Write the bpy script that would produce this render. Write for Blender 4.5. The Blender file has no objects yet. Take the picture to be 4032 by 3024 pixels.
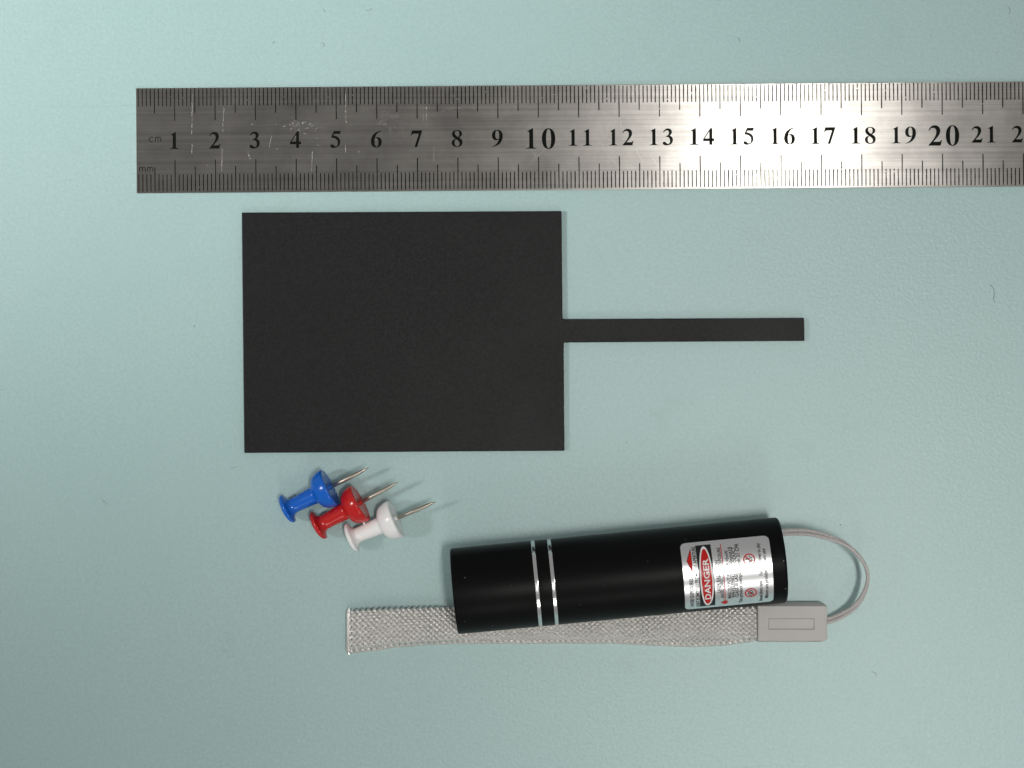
import bpy, bmesh, math, random
from mathutils import Vector, Matrix
from mathutils.geometry import tessellate_polygon

R = math.radians
random.seed(7)
sc = bpy.context.scene
C = sc.collection
MM = 0.001

# ------------------------------------------------------------------ camera
CAM_H = 540.0                      # lens height above the tabletop, mm
F_PX = 15.906 * (CAM_H - 0.8)      # focal length in pixels of the 4032 px wide frame
cam_d = bpy.data.cameras.new('camera')
cam_d.sensor_width = 36.0
cam_d.lens = 36.0 * F_PX / 4032.0
cam_d.clip_start = 0.01
cam_d.clip_end = 20.0
cam = bpy.data.objects.new('camera', cam_d)
C.objects.link(cam)
cam.location = (0, 0, CAM_H * MM)
sc.camera = cam

# ------------------------------------------------------------------ room light
w = bpy.data.worlds.new('World')
sc.world = w
w.use_nodes = True
bg = w.node_tree.nodes['Background']
bg.inputs['Color'].default_value = (1.0, 0.985, 0.96, 1)
bg.inputs['Strength'].default_value = 0.27

def area(name, loc, sx, sy, power, col=(1, 0.978, 0.935), target=None, spread=180):
    d = bpy.data.lights.new(name, 'AREA')
    d.spread = R(spread)
    d.shape = 'RECTANGLE'
    d.size = sx
    d.size_y = sy
    d.energy = power
    d.color = col
    o = bpy.data.objects.new(name, d)
    C.objects.link(o)
    o.location = loc
    if target is not None:
        d_ = Vector(target) - Vector(loc)
        o.rotation_euler = (math.atan2(d_.y, -d_.z), math.atan2(-d_.x, -d_.z), 0)
    return o

def spot(name, loc, target, power, angle, blend, radius, col=(1, 0.978, 0.935)):
    d = bpy.data.lights.new(name, 'SPOT')
    d.energy = power
    d.spot_size = R(angle)
    d.spot_blend = blend
    d.shadow_soft_size = radius
    d.color = col
    o = bpy.data.objects.new(name, d)
    C.objects.link(o)
    o.location = loc
    o.rotation_euler = (Vector(target) - Vector(loc)).to_track_quat('-Z', 'Y').to_euler()
    return o

# a row of long ceiling fixtures, slightly right of the desk, and a lamp on the left
area('ceiling_light_over_desk', (0.30, -0.66, 1.9), 0.15, 1.30, 1.12, target=(0.14, -0.60, 0), spread=26)
area('ceiling_light_far', (0.275, -2.45, 1.9), 0.16, 1.20, 13.0)
spot('lamp_left', (-0.95, 0.02, 0.95), (-0.15, 0.165, 0), 75.0, 21.5, 1.0, 0.09, (1, 0.985, 0.965))

sc.view_settings.view_transform = 'Standard'
sc.view_settings.look = 'None'
sc.view_settings.exposure = 0.05
sc.view_settings.gamma = 1.0
sc.view_settings.use_curve_mapping = False
sc.cycles.use_denoising = True
sc.cycles.max_bounces = 6
sc.cycles.use_adaptive_sampling = True
sc.cycles.adaptive_threshold = 0.02

# ------------------------------------------------------------------ helpers
def at(px, py, z=0.0):
    """point of the desk (mm) seen at a position of the 4032 x 3024 frame, at height z"""
    k = (CAM_H - z) / F_PX
    return Vector(((px - 2016) * k, (1512 - py) * k, z))

def obj(name, verts, faces, m, parent=None, smooth=False, uvs=None, scale=MM, sharp=0):
    me = bpy.data.meshes.new(name)
    me.from_pydata([tuple(c * scale for c in v) for v in verts], [], faces)
    me.materials.append(m)
    if smooth:
        me.polygons.foreach_set('use_smooth', [True] * len(me.polygons))
        if sharp: me.set_sharp_from_angle(angle=R(sharp))
    if uvs is not None:
        ul = me.uv_layers.new(name='UVMap')
        flat = []
        for p in me.polygons:
            for vi in p.vertices:
                flat.extend(uvs[vi])
        ul.data.foreach_set('uv', flat)
    me.update()
    o = bpy.data.objects.new(name, me)
    C.objects.link(o)
    if parent:
        o.parent = parent
    return o

def empty(name, loc=(0, 0, 0), rz=0.0):
    o = bpy.data.objects.new(name, None)
    C.objects.link(o)
    o.location = [c * MM for c in loc]
    o.rotation_euler = (0, 0, rz)
    o.empty_display_size = 0.01
    return o

def tag(o, label=None, cat=None, group=None, kind=None):
    if label: o['label'] = label
    if cat: o['category'] = cat
    if group: o['group'] = group
    if kind: o['kind'] = kind
    return o

def auto_bevel(o, width, seg=3, angle=30):
    b = o.modifiers.new('bevel', 'BEVEL')
    b.width = width * MM
    b.segments = seg
    b.limit_method = 'ANGLE'
    b.angle_limit = R(angle)
    b.harden_normals = False

class NT:
    def __init__(s, name):
        s.m = bpy.data.materials.new(name)
        s.m.use_nodes = True
        s.t = s.m.node_tree
        s.b = s.t.nodes['Principled BSDF']
    def n(s, typ, **kw):
        nd = s.t.nodes.new(typ)
        for k, v in kw.items():
            if k in nd.inputs: nd.inputs[k].default_value = v
            else: setattr(nd, k, v)
        return nd
    def l(s, a, ao, b, bi):
        s.t.links.new(a.outputs[ao], b.inputs[bi])
    def set(s, **kw):
        for k, v in kw.items():
            s.b.inputs[k.replace('_', ' ')].default_value = v
        return s
    def coords(s, scale=(1, 1, 1), out='Object', rot=(0, 0, 0)):
        tc = s.n('ShaderNodeTexCoord')
        mp = s.n('ShaderNodeMapping')
        mp.inputs['Scale'].default_value = scale
        mp.inputs['Rotation'].default_value = rot
        s.l(tc, out, mp, 'Vector')
        return mp
    def bump(s, src, sock, strength, dist_mm, prev=None):
        b = s.n('ShaderNodeBump')
        b.inputs['Strength'].default_value = strength
        b.inputs['Distance'].default_value = dist_mm * MM
        s.l(src, sock, b, 'Height')
        if prev: s.l(prev, 'Normal', b, 'Normal')
        s.l(b, 'Normal', s.b, 'Normal')
        return b
    def ramp(s, src, sock, stops):
        r = s.n('ShaderNodeValToRGB')
        els = r.color_ramp.elements
        while len(els) < len(stops): els.new(0.5)
        for e, (p, c) in zip(els, stops):
            e.position = p
            e.color = c if len(c) == 4 else (*c, 1)
        s.l(src, sock, r, 'Fac')
        return r

def plain(name, col, rough=0.5, metal=0.0, **kw):
    a = NT(name)
    a.set(Base_Color=(*col, 1), Roughness=rough, Metallic=metal, **kw)
    return a.m

# ------------------------------------------------------------------ materials
def mat_table():
    a = NT('desk_vinyl')
    a.set(Roughness=0.40)
    a.b.inputs['Specular IOR Level'].default_value = 0.5
    # colour: pale sea green with faint uneven wear
    c0 = a.coords((1, 1, 1))
    big = a.n('ShaderNodeTexNoise', Scale=14.0, Detail=5.0, Roughness=0.6)
    a.l(c0, 'Vector', big, 'Vector')
    r = a.ramp(big, 'Fac', [(0.30, (0.357, 0.527, 0.519)), (0.70, (0.381, 0.544, 0.537))])
    # fine pebble
    n1 = a.n('ShaderNodeTexNoise', Scale=1350.0, Detail=2.0, Roughness=0.55, Distortion=0.6)
    a.l(c0, 'Vector', n1, 'Vector')
    n2 = a.n('ShaderNodeTexVoronoi', Scale=1250.0)
    n2.feature = 'F1'
    a.l(c0, 'Vector', n2, 'Vector')
    mul = a.n('ShaderNodeMath', operation='MULTIPLY')
    a.l(n1, 'Fac', mul, 0)
    a.l(n2, 'Distance', mul, 1)
    add = a.n('ShaderNodeMath', operation='ADD')
    a.l(n1, 'Fac', add, 0)
    a.l(mul, 'Value', add, 1)
    # base colour runs a little darker in the hollows of the grain
    mix = a.n('ShaderNodeMix', data_type='RGBA', blend_type='MULTIPLY')
    mix.inputs[0].default_value = 1.0
    pr = a.ramp(n1, 'Fac', [(0.32, (0.94, 0.942, 0.942)), (0.68, (1.035, 1.035, 1.035))])
    a.l(r, 'Color', mix, 6)
    a.l(pr, 'Color', mix, 7)
    # scuff stains
    n3 = a.n('ShaderNodeTexNoise', Scale=38.0, Detail=8.0, Roughness=0.72)
    a.l(c0, 'Vector', n3, 'Vector')
    sr = a.ramp(n3, 'Fac', [(0.60, (1, 1, 1)), (0.75, (0.93, 0.93, 0.90))])
    mix2 = a.n('ShaderNodeMix', data_type='RGBA', blend_type='MULTIPLY')
    mix2.inputs[0].default_value = 1.0
    a.l(mix, 2, mix2, 6)
    a.l(sr, 'Color', mix2, 7)
    a.l(mix2, 2, a.b, 'Base Color')
    a.bump(add, 'Value', 0.52, 0.06)
    return a.m

def mat_steel():
    a = NT('brushed_steel')
    a.set(Metallic=1.0, Roughness=0.27)
    a.b.inputs['Anisotropic'].default_value = 1.0
    c = a.coords((9, 1100, 1))
    n = a.n('ShaderNodeTexNoise', Scale=1.0, Detail=5.0, Roughness=0.7)
    a.l(c, 'Vector', n, 'Vector')
    c2 = a.coords((60, 60, 60))
    n2 = a.n('ShaderNodeTexNoise', Scale=1.0, Detail=7.0, Roughness=0.68)
    a.l(c2, 'Vector', n2, 'Vector')
    col = a.ramp(n, 'Fac', [(0.25, (0.275, 0.264, 0.250)), (0.75, (0.475, 0.458, 0.435))])
    wear = a.ramp(n2, 'Fac', [(0.36, (0.84, 0.84, 0.84)), (0.52, (1, 1, 1)), (0.66, (1.16, 1.16, 1.16))])
    mix = a.n('ShaderNodeMix', data_type='RGBA', blend_type='MULTIPLY')
    mix.inputs[0].default_value = 1.0
    a.l(col, 'Color', mix, 6)
    a.l(wear, 'Color', mix, 7)
    a.l(mix, 2, a.b, 'Base Color')
    rr = a.n('ShaderNodeMapRange')
    rr.inputs['From Min'].default_value = 0.35
    rr.inputs['From Max'].default_value = 0.70
    rr.inputs['To Min'].default_value = 0.285
    rr.inputs['To Max'].default_value = 0.325
    a.l(n2, 'Fac', rr, 'Value')
    a.l(rr, 'Result', a.b, 'Roughness')
    tg = a.n('ShaderNodeTangent', direction_type='UV_MAP')
    tg.uv_map = 'UVMap'
    a.l(tg, 'Tangent', a.b, 'Tangent')
    a.bump(n, 'Fac', 0.45, 0.03)
    return a.m

def mat_plate():
    a = NT('matte_black_sheet')
    a.set(Base_Color=(0.0085, 0.0080, 0.0078, 1), Roughness=0.46)
    a.b.inputs['Specular IOR Level'].default_value = 0.175
    c = a.coords((1, 1, 1))
    n = a.n('ShaderNodeTexNoise', Scale=1500.0, Detail=3.0, Roughness=0.6)
    a.l(c, 'Vector', n, 'Vector')
    b1 = a.bump(n, 'Fac', 0.6, 0.05)
    gr = a.ramp(n, 'Fac', [(0.35, (0.006, 0.006, 0.0063)), (0.65, (0.0128, 0.0128, 0.0134))])
    a.l(gr, 'Color', a.b, 'Base Color')
    v = a.n('ShaderNodeTexNoise', Scale=210.0, Detail=1.0)
    a.l(c, 'Vector', v, 'Vector')
    dents = a.ramp(v, 'Fac', [(0.74, (0, 0, 0)), (0.80, (1, 1, 1))])
    a.bump(dents, 'Color', 0.35, 0.06, b1)
    v2 = a.n('ShaderNodeTexNoise', Scale=45.0, Detail=5.0)
    a.l(c, 'Vector', v2, 'Vector')
    rr = a.n('ShaderNodeMapRange')
    rr.inputs['To Min'].default_value = 0.40
    rr.inputs['To Max'].default_value = 0.54
    a.l(v2, 'Fac', rr, 'Value')
    a.l(rr, 'Result', a.b, 'Roughness')
    return a.m

def mat_barrel():
    a = NT('black_anodised')
    a.set(Base_Color=(0.004, 0.004, 0.0042, 1), Roughness=0.40)
    a.b.inputs['Specular IOR Level'].default_value = 0.085
    c = a.coords((900, 60, 60))
    n = a.n('ShaderNodeTexNoise', Scale=1.0, Detail=3.0)
    a.l(c, 'Vector', n, 'Vector')
    c2 = a.coords((1, 1, 1))
    n2 = a.n('ShaderNodeTexNoise', Scale=330.0, Detail=2.0)
    a.l(c2, 'Vector', n2, 'Vector')
    dust = a.ramp(n2, 'Fac', [(0.765, (0.004, 0.004, 0.0042)), (0.82, (0.10, 0.10, 0.10))])
    a.l(dust, 'Color', a.b, 'Base Color')
    a.bump(n, 'Fac', 0.25, 0.01)
    return a.m

def mat_plastic(name, col, rough=0.2, sss=0.0, spec=0.5):
    a = NT(name)
    a.set(Base_Color=(*col, 1), Roughness=rough)
    a.b.inputs['Specular IOR Level'].default_value = spec
    if sss:
        a.b.inputs['Subsurface Weight'].default_value = sss
        a.b.inputs['Subsurface Radius'].default_value = (1, 0.5, 0.4)
        a.b.inputs['Subsurface Scale'].default_value = 0.0012
    c = a.coords((1, 1, 1))
    n = a.n('ShaderNodeTexNoise', Scale=420.0, Detail=3.0)
    a.l(c, 'Vector', n, 'Vector')
    rr = a.n('ShaderNodeMapRange')
    rr.inputs['To Min'].default_value = rough * 0.7
    rr.inputs['To Max'].default_value = rough * 1.4
    a.l(n, 'Fac', rr, 'Value')
    a.l(rr, 'Result', a.b, 'Roughness')
    a.bump(n, 'Fac', 0.12, 0.02)
    return a.m

def mat_fibre(name, lo, hi, rough=0.36, freq=5.0, sheen=0.0, metal=0.0, aniso=0.0):
    """fibres running along u of the strand"""
    a = NT(name)
    a.set(Roughness=rough, Metallic=metal)
    uv = a.n('ShaderNodeUVMap')
    uv.uv_map = 'UVMap'
    mp = a.n('ShaderNodeMapping')
    mp.inputs['Scale'].default_value = (0.9, freq, 1)
    a.l(uv, 'UV', mp, 'Vector')
    n = a.n('ShaderNodeTexNoise', Scale=2.2, Detail=3.0, Roughness=0.6)
    a.l(mp, 'Vector', n, 'Vector')
    r = a.ramp(n, 'Fac', [(0.3, lo), (0.7, hi)])
    a.l(r, 'Color', a.b, 'Base Color')
    a.b.inputs['Specular IOR Level'].default_value = 0.75
    a.b.inputs['Sheen Weight'].default_value = sheen
    if aniso:
        a.b.inputs['Anisotropic'].default_value = aniso
        a.b.inputs['Anisotropic Rotation'].default_value = 0.25
        tg = a.n('ShaderNodeTangent', direction_type='UV_MAP')
        tg.uv_map = 'UVMap'
        a.l(tg, 'Tangent', a.b, 'Tangent')
    a.bump(n, 'Fac', 0.35, 0.03)
    return a.m

def mat_foil():
    a = NT('silver_foil')
    a.set(Base_Color=(0.86, 0.87, 0.885, 1), Metallic=1.0, Roughness=0.30)
    c = a.coords((1, 1, 1))
    n = a.n('ShaderNodeTexNoise', Scale=260.0, Detail=4.0, Roughness=0.6)
    a.l(c, 'Vector', n, 'Vector')
    a.bump(n, 'Fac', 0.22, 0.06)
    return a.m

def mat_needle():
    a = NT('pin_steel')
    a.set(Base_Color=(0.48, 0.44, 0.375, 1), Metallic=1.0, Roughness=0.34)
    c = a.coords((300, 9000, 9000))
    n = a.n('ShaderNodeTexNoise', Scale=1.0, Detail=3.0)
    a.l(c, 'Vector', n, 'Vector')
    a.bump(n, 'Fac', 0.5, 0.02)
    return a.m

def mat_ink(name, col, rough=0.28):
    a = NT(name)
    a.set(Base_Color=(*col, 1), Roughness=rough)
    a.b.inputs['Specular IOR Level'].default_value = 0.3
    return a.m

M_TABLE = mat_table()
M_STEEL = mat_steel()
M_EDGE = plain('steel_edge', (0.62, 0.60, 0.57), 0.28, 1.0)
M_MARK = plain('blackened_engraving', (0.007, 0.008, 0.007), 0.7, Specular_IOR_Level=0.05)
M_SCRATCH = plain('bright_scratch', (0.52, 0.51, 0.49), 0.6, 1.0)
M_PLATE = mat_plate()
M_BARREL = mat_barrel()
M_FOIL = mat_foil()
M_CHROME = plain('bright_cut_aluminium', (0.80, 0.80, 0.80), 0.16, 1.0)
M_BLUE = mat_plastic('blue_plastic', (0.003, 0.125, 0.60), 0.18, 0.0)
M_RED = mat_plastic('red_plastic', (0.56, 0.012, 0.012), 0.18, 0.0)
M_WHITE = mat_plastic('white_plastic', (0.94, 0.925, 0.93), 0.20, 0.25)
M_NEEDLE = mat_needle()
M_GREY = mat_plastic('grey_plastic', (0.485, 0.468, 0.456), 0.5, spec=0.3)
M_STRAND = mat_fibre('silver_nylon', (0.58, 0.57, 0.55), (0.95, 0.94, 0.91), 0.32, 4.0, 0.0, 0.70, 0.75)
M_CORD = mat_fibre('grey_cord', (0.30, 0.28, 0.278), (0.66, 0.625, 0.615), 0.5, 3.0)
M_BASE = plain('strap_core', (0.16, 0.15, 0.14), 0.7)
M_INK_K = mat_ink('black_ink', (0.015, 0.015, 0.016))
M_INK_R = mat_ink('red_ink', (0.50, 0.012, 0.010))
M_INK_W = mat_ink('white_ink', (0.78, 0.78, 0.78))
M_DUST = plain('dark_dust', (0.11, 0.13, 0.125), 0.8)

# ------------------------------------------------------------------ tabletop
S = 700.0
N = 2
table = obj('tabletop', [(-S, -S, 0), (S, -S, 0), (S, S, 0), (-S, S, 0),
                         (-S, -S, -25), (S, -S, -25), (S, S, -25), (-S, S, -25)],
            [(0, 1, 2, 3), (7, 6, 5, 4), (0, 4, 5, 1), (1, 5, 6, 2), (2, 6, 7, 3), (3, 7, 4, 0)], M_TABLE)
tag(table, 'pale sea green textured desk surface under all the objects', 'desk', kind='structure')

# ------------------------------------------------------------------ glyphs for the ruler
def parse_path(d):
    tok = d.replace(',', ' ').split()
    polys, cur, i = [], [], 0
    cmd = None
    while i < len(tok):
        if tok[i] in 'MLCZ':
            cmd = tok[i]; i += 1
            if cmd == 'Z':
                polys.append(cur); cur = []
                continue
        if cmd == 'M':
            cur = [(float(tok[i]), float(tok[i + 1]))]; i += 2
            cmd = 'L'
        elif cmd == 'L':
            cur.append((float(tok[i]), float(tok[i + 1]))); i += 2
        elif cmd == 'C':
            p0 = cur[-1]
            q = [float(x) for x in tok[i:i + 6]]; i += 6
            for k in range(1, 9):
                t = k / 8; s = 1 - t
                cur.append((s**3 * p0[0] + 3 * s * s * t * q[0] + 3 * s * t * t * q[2] + t**3 * q[4],
                            s**3 * p0[1] + 3 * s * s * t * q[1] + 3 * s * t * t * q[3] + t**3 * q[5]))
    return polys

GLYPH = {
 '1': 'M 62 560 L 290 680 L 318 680 L 318 100 C 318 45 330 25 425 22 L 425 0 L 75 0 L 75 22 C 165 25 185 45 185 100 L 185 505 C 185 560 165 578 130 578 C 110 578 90 574 66 566 Z',
 '2': 'M 478 185 L 432 0 L 25 0 L 25 20 C 190 190 290 330 290 470 C 290 545 245 590 180 590 C 125 590 85 560 55 500 L 30 510 C 70 620 140 680 240 680 C 350 680 425 605 425 500 C 425 390 340 280 190 130 L 345 130 C 410 130 425 140 452 192 Z',
 '3': 'M 40 520 C 80 630 145 680 235 680 C 335 680 400 620 400 535 C 400 475 370 430 310 390 C 400 355 440 295 440 210 C 440 80 335 -14 175 -14 C 85 -14 20 25 20 80 C 20 115 45 140 80 140 C 110 140 130 130 165 95 C 195 65 215 52 245 52 C 290 52 318 105 318 175 C 318 280 255 340 150 340 L 145 360 C 230 385 275 435 275 510 C 275 565 245 600 195 600 C 145 600 105 575 65 512 Z',
 '4': 'M 475 150 L 475 260 L 395 260 L 395 680 L 320 680 L 25 240 L 25 150 L 275 150 L 275 0 L 395 0 L 395 150 Z M 275 260 L 85 260 L 275 545 Z',
 '5': 'M 455 680 L 415 560 L 175 560 L 150 500 C 310 480 430 385 430 240 C 430 90 310 -14 155 -14 C 75 -14 20 25 20 75 C 20 110 45 135 80 135 C 110 135 135 120 165 90 C 195 60 215 48 245 48 C 300 48 330 110 330 190 C 330 320 240 400 55 410 L 165 680 Z',
 '6': 'M 465 680 L 465 660 C 330 630 230 530 200 380 C 240 405 275 415 310 415 C 410 415 475 335 475 215 C 475 80 385 -14 255 -14 C 115 -14 30 85 30 245 C 30 480 200 660 465 680 Z M 250 365 C 225 365 205 358 188 340 C 182 300 180 265 180 225 C 180 95 210 20 260 20 C 310 20 335 75 335 195 C 335 310 308 365 250 365 Z',
 '7': 'M 475 680 L 475 650 L 265 0 L 160 0 L 340 545 L 170 545 C 95 545 70 530 35 460 L 12 468 L 60 680 Z',
 '8': 'M 330 375 C 430 320 470 265 470 175 C 470 60 385 -14 250 -14 C 115 -14 30 55 30 160 C 30 235 75 285 180 325 C 85 385 45 440 45 515 C 45 615 130 680 255 680 C 375 680 455 615 455 525 C 455 460 415 415 330 375 Z M 285 400 C 330 440 345 475 345 530 C 345 605 310 648 250 648 C 195 648 160 610 160 558 C 160 500 200 455 285 400 Z M 205 305 C 165 265 148 225 148 170 C 148 75 190 18 252 18 C 315 18 352 60 352 125 C 352 195 310 240 205 305 Z',
 '0': 'M 250 680 C 385 680 475 540 475 333 C 475 120 385 -14 250 -14 C 115 -14 25 120 25 333 C 25 540 115 680 250 680 Z M 250 648 C 195 648 168 540 168 333 C 168 125 195 18 250 18 C 305 18 332 125 332 333 C 332 540 305 648 250 648 Z',
}
POLY = {k: parse_path(v) for k, v in GLYPH.items()}
POLY['9'] = [[(500 - x, 666 - y) for x, y in p] for p in POLY['6']]

def glyph_tris(ch):
    polys = POLY[ch]
    vs = [Vector((x, y, 0)) for p in polys for x, y in p]
    tris = tessellate_polygon([[Vector((x, y, 0)) for x, y in p] for p in polys])
    return vs, tris

def stroke(path, width):
    """flat ribbon along a polyline -> verts, faces"""
    v, f = [], []
    n = len(path)
    for i, (x, y) in enumerate(path):
        a = path[max(i - 1, 0)]; b = path[min(i + 1, n - 1)]
        d = Vector((b[0] - a[0], b[1] - a[1]))
        d.normalize()
        v += [(x - d.y * width / 2, y + d.x * width / 2), (x + d.y * width / 2, y - d.x * width / 2)]
    for i in range(n - 1):
        f.append((2 * i, 2 * i + 1, 2 * i + 3, 2 * i + 2))
    return v, f

# ------------------------------------------------------------------ steel ruler
RW, RT = 26.0, 0.8
o0 = at(528.0, 347.2, RT)
ruler = empty('steel_ruler', (o0.x, o0.y, 0), R(0.44))
tag(ruler, 'worn brushed steel ruler with black engraved centimetre numbers across the top', 'ruler')
XL, XR = 0.42, 312.0
bl = obj('blade', [(XL, -RW, 0.02), (XR, -RW, 0.02), (XR, 0, 0.02), (XL, 0, 0.02),
                   (XL, -RW, RT), (XR, -RW, RT), (XR, 0, RT), (XL, 0, RT)],
         [(0, 3, 2, 1), (0, 1, 5, 4), (1, 2, 6, 5), (2, 3, 7, 6), (3, 0, 4, 7), (4, 5, 6, 7)],
         M_STEEL, ruler, uvs=[(0, 0), (0, 1), (-1, 1), (-1, 0), (0, 0), (0, 1), (1, 1), (1, 0)])
# tangent across the brushing: u runs along y on the top face
ul = bl.data.uv_layers['UVMap']
for p in bl.data.polygons:
    for li in p.loop_indices:
        co = bl.data.vertices[bl.data.loops[li].vertex_index].co
        ul.data[li].uv = (co.y * 10 + co.z * 5, co.x)
auto_bevel(bl, 0.13, 2)
ZT = RT + 0.012

def tick_quads(x, y0, y1, wd, V, F):
    """one engraved line, now and then broken by wear"""
    segs = [(y0, y1)]
    if random.random() < 0.09:
        c = y0 + (y1 - y0) * random.uniform(0.15, 0.9)
        g = random.uniform(0.10, 0.45) * (1 if y1 > y0 else -1)
        segs = [(y0, c - g / 2), (c + g / 2, y1)]
    for a, b in segs:
        if abs(b - a) < 0.08: continue
        n = 4
        base = len(V)
        for k in range(n + 1):
            y = a + (b - a) * k / n
            j = random.uniform(-0.018, 0.018)
            hw = wd / 2 * random.uniform(0.85, 1.15)
            V += [(x - hw + j, y, ZT), (x + hw + j, y, ZT)]
        for k in range(n):
            i = base + 2 * k
            q = (i, i + 1, i + 3, i + 2)
            F.append(q if b > a else q[::-1])

for edge in ('upper', 'lower'):
    VF = ([], [])
    for mm in range(1, 306):
        if edge == 'upper':
            ln = 8.1 if mm % 10 == 0 else 6.35 if mm % 5 == 0 else 4.5
            ya, yb = -0.10 - random.uniform(0, 0.25), -ln + random.uniform(-0.06, 0.06)
        else:
            ln = 8.2 if mm % 10 == 0 else 6.5 if mm % 5 == 0 else 4.6
            ya, yb = -RW + 0.42 + random.uniform(-0.1, 0.1), -RW + ln + random.uniform(-0.06, 0.06)
        wd = 0.215 + 0.05 * min(mm / 120.0, 1.0)
        if mm <= 220 and mm % 5 == 0:
            V, F = [], []
            tick_quads(mm, ya, yb, wd, V, F)
            obj('centimetre_mark' if mm % 10 == 0 else 'half_centimetre_mark', V, F, M_MARK, ruler)
        else:
            tick_quads(mm, ya, yb, wd, *VF)
    o = obj('millimetre_scale', VF[0], VF[1], M_MARK, ruler)
    tag(o, 'fine black millimetre marks along the %s edge' % edge, kind='stuff')

def numeral(text, cx, base_y, h, track):
    V, F = [], []
    s = h / 680.0
    adv = 500 * s * track
    x0 = cx - adv * (len(text) - 1) / 2 - 250 * s
    for i, ch in enumerate(text):
        vs, tr = glyph_tris(ch)
        b = len(V)
        V += [(x0 + i * adv + v.x * s, base_y + v.y * s, ZT) for v in vs]
        for t in tr:
            a, bb, c = (V[b + k] for k in t)
            cr = (bb[0] - a[0]) * (c[1] - a[1]) - (bb[1] - a[1]) * (c[0] - a[0])
            F.append(tuple(b + k for k in (t if cr > 0 else t[::-1])))
    return obj('numeral', V, F, M_MARK, ruler)

for k in range(1, 31):
    t = str(k)
    big = k % 10 == 0
    cx = k * 10 + (-0.15 if k < 10 else 0.35)
    numeral(t, cx, -15.75 if big else -15.1, 5.05 if big else 4.12, 1.18 if not big else 1.16)

def letter_m(x, y, wd, ht):
    paths = [[(x, y), (x, y + ht)]]
    for k in range(2):
        xa = x + wd * k / 2; xb = x + wd * (k + 1) / 2
        paths.append([(xa, y + ht * 0.7), (xa + wd * 0.08, y + ht * 0.9), (xa + wd * 0.25, y + ht),
                      (xb - wd * 0.08, y + ht * 0.92), (xb, y + ht * 0.7), (xb, y)])
    return paths
def unit_text(name, paths):
    V, F = [], []
    for p in paths:
        v, f = stroke(p, 0.17)
        b = len(V)
        V += [(a, c, ZT) for a, c in v]
        F += [tuple(b + i for i in q) for q in f]
    # keep every face looking up
    F2 = []
    for q in F:
        a, bb, c = V[q[0]], V[q[1]], V[q[2]]
        cr = (bb[0] - a[0]) * (c[1] - a[1]) - (bb[1] - a[1]) * (c[0] - a[0])
        F2.append(q if cr > 0 else q[::-1])
    return obj(name, V, F2, M_MARK, ruler)
carc = [(4.25 + 0.58 * math.cos(R(a)), -12.75 + 0.62 * math.sin(R(a))) for a in range(45, 320, 25)]
unit_text('unit_lettering', [carc] + letter_m(5.15, -13.35, 1.35, 1.2))['label'] = 'small cm lettering beside the numeral 1'
unit_text('unit_lettering', letter_m(1.2, -20.75, 1.4, 1.15) + letter_m(3.1, -20.75, 1.4, 1.15))['label'] = 'small mm lettering above the lower scale'

# scratches: hair-thin burrs of bright metal
V, F = [], []
def scratch(pts, wd):
    v, f = stroke(pts, wd)
    b = len(V)
    for a, c in v: V.append((a, c, RT + 0.006))
    for q in f:
        q = tuple(b + i for i in q)
        a, bb, c = V[q[0]], V[q[1]], V[q[2]]
        cr = (bb[0] - a[0]) * (c[1] - a[1]) - (bb[1] - a[1]) * (c[0] - a[0])
        F.append(q if cr > 0 else q[::-1])
for x, a, b, s in [(14.4, -1.5, -11.5, -0.2), (14.25, -14, -16.3, -0.1), (22.2, -5, -11, -0.4), (21.7, -15, -21, -0.2),
                   (52.3, -1.8, -9.5, 0.1), (52.2, -14.5, -16.4, 0), (71.5, -5, -9, 0), (72.3, -5, -10, 0.1), (92.0, -4, -8, 0),
                   (44.0, -16, -21, -0.2), (74.0, -15, -18.5, 0.1), (219.0, -7.5, -14.0, 0.05), (120.3, -9, -11, 0.2),
                   (128.1, -15, -16, 0), (192.5, -16, -18.3, 0)]:
    y = a
    while y > b:
        l = random.uniform(0.6, 2.6)
        e = max(y - l, b)
        t0, t1 = (a - y) / (a - b), (a - e) / (a - b)
        scratch([(x + s * t0, y), (x + s * (t0 + t1) / 2 + random.uniform(-.04, .04), (y + e) / 2), (x + s * t1, e)], random.uniform(0.04, 0.10))
        y = e - random.uniform(0.0, 0.7)
for x0, y0, x1, y1 in [(96.5, -20.6, 101.5, -16.0), (106.5, -12.2, 109.5, -10.9), (114.5, -13, 120, -21), (124, -16, 126, -19.5),
                       (97, -14.5, 99.5, -17.8), (128, -18, 131, -22.5), (118.5, -8, 117, -11), (28, -16, 28.6, -17.8), (34, -12, 33.3, -15)]:
    n = 5
    scratch([(x0 + (x1 - x0) * k / n + random.uniform(-.05, .05), y0 + (y1 - y0) * k / n + random.uniform(-.05, .05)) for k in range(n + 1)], 0.06)
for cx, cy, rx, ry, n in [(40.5, -9.6, 3.2, 1.2, 60), (63, -8.5, 3, 2.5, 50), (117.5, -13.0, 1.6, 4.0, 55), (85, -5.5, 8, 0.7, 60),
                          (112, -8.0, 7, 0.9, 50), (150, -7.5, 8, 0.8, 50), (205, -7.6, 9, 0.5, 40), (100, -12, 95, 10, 130), (170, -12, 50, 9, 110)]:
    for k in range(n):
        x = random.gauss(cx, rx / 1.6); y = random.gauss(cy, ry / 1.6)
        if not (-RW + 0.6 < y < -0.6) or x < 1: continue
        l = random.uniform(0.1, 0.7); a = random.gauss(0, 0.5)
        scratch([(x, y), (x + l * math.cos(a), y + l * math.sin(a))], random.uniform(0.03, 0.07))
o = obj('scratch', V, F, M_SCRATCH, ruler)
tag(o, 'bright hair-thin scratches over the steel', kind='stuff')

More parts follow.
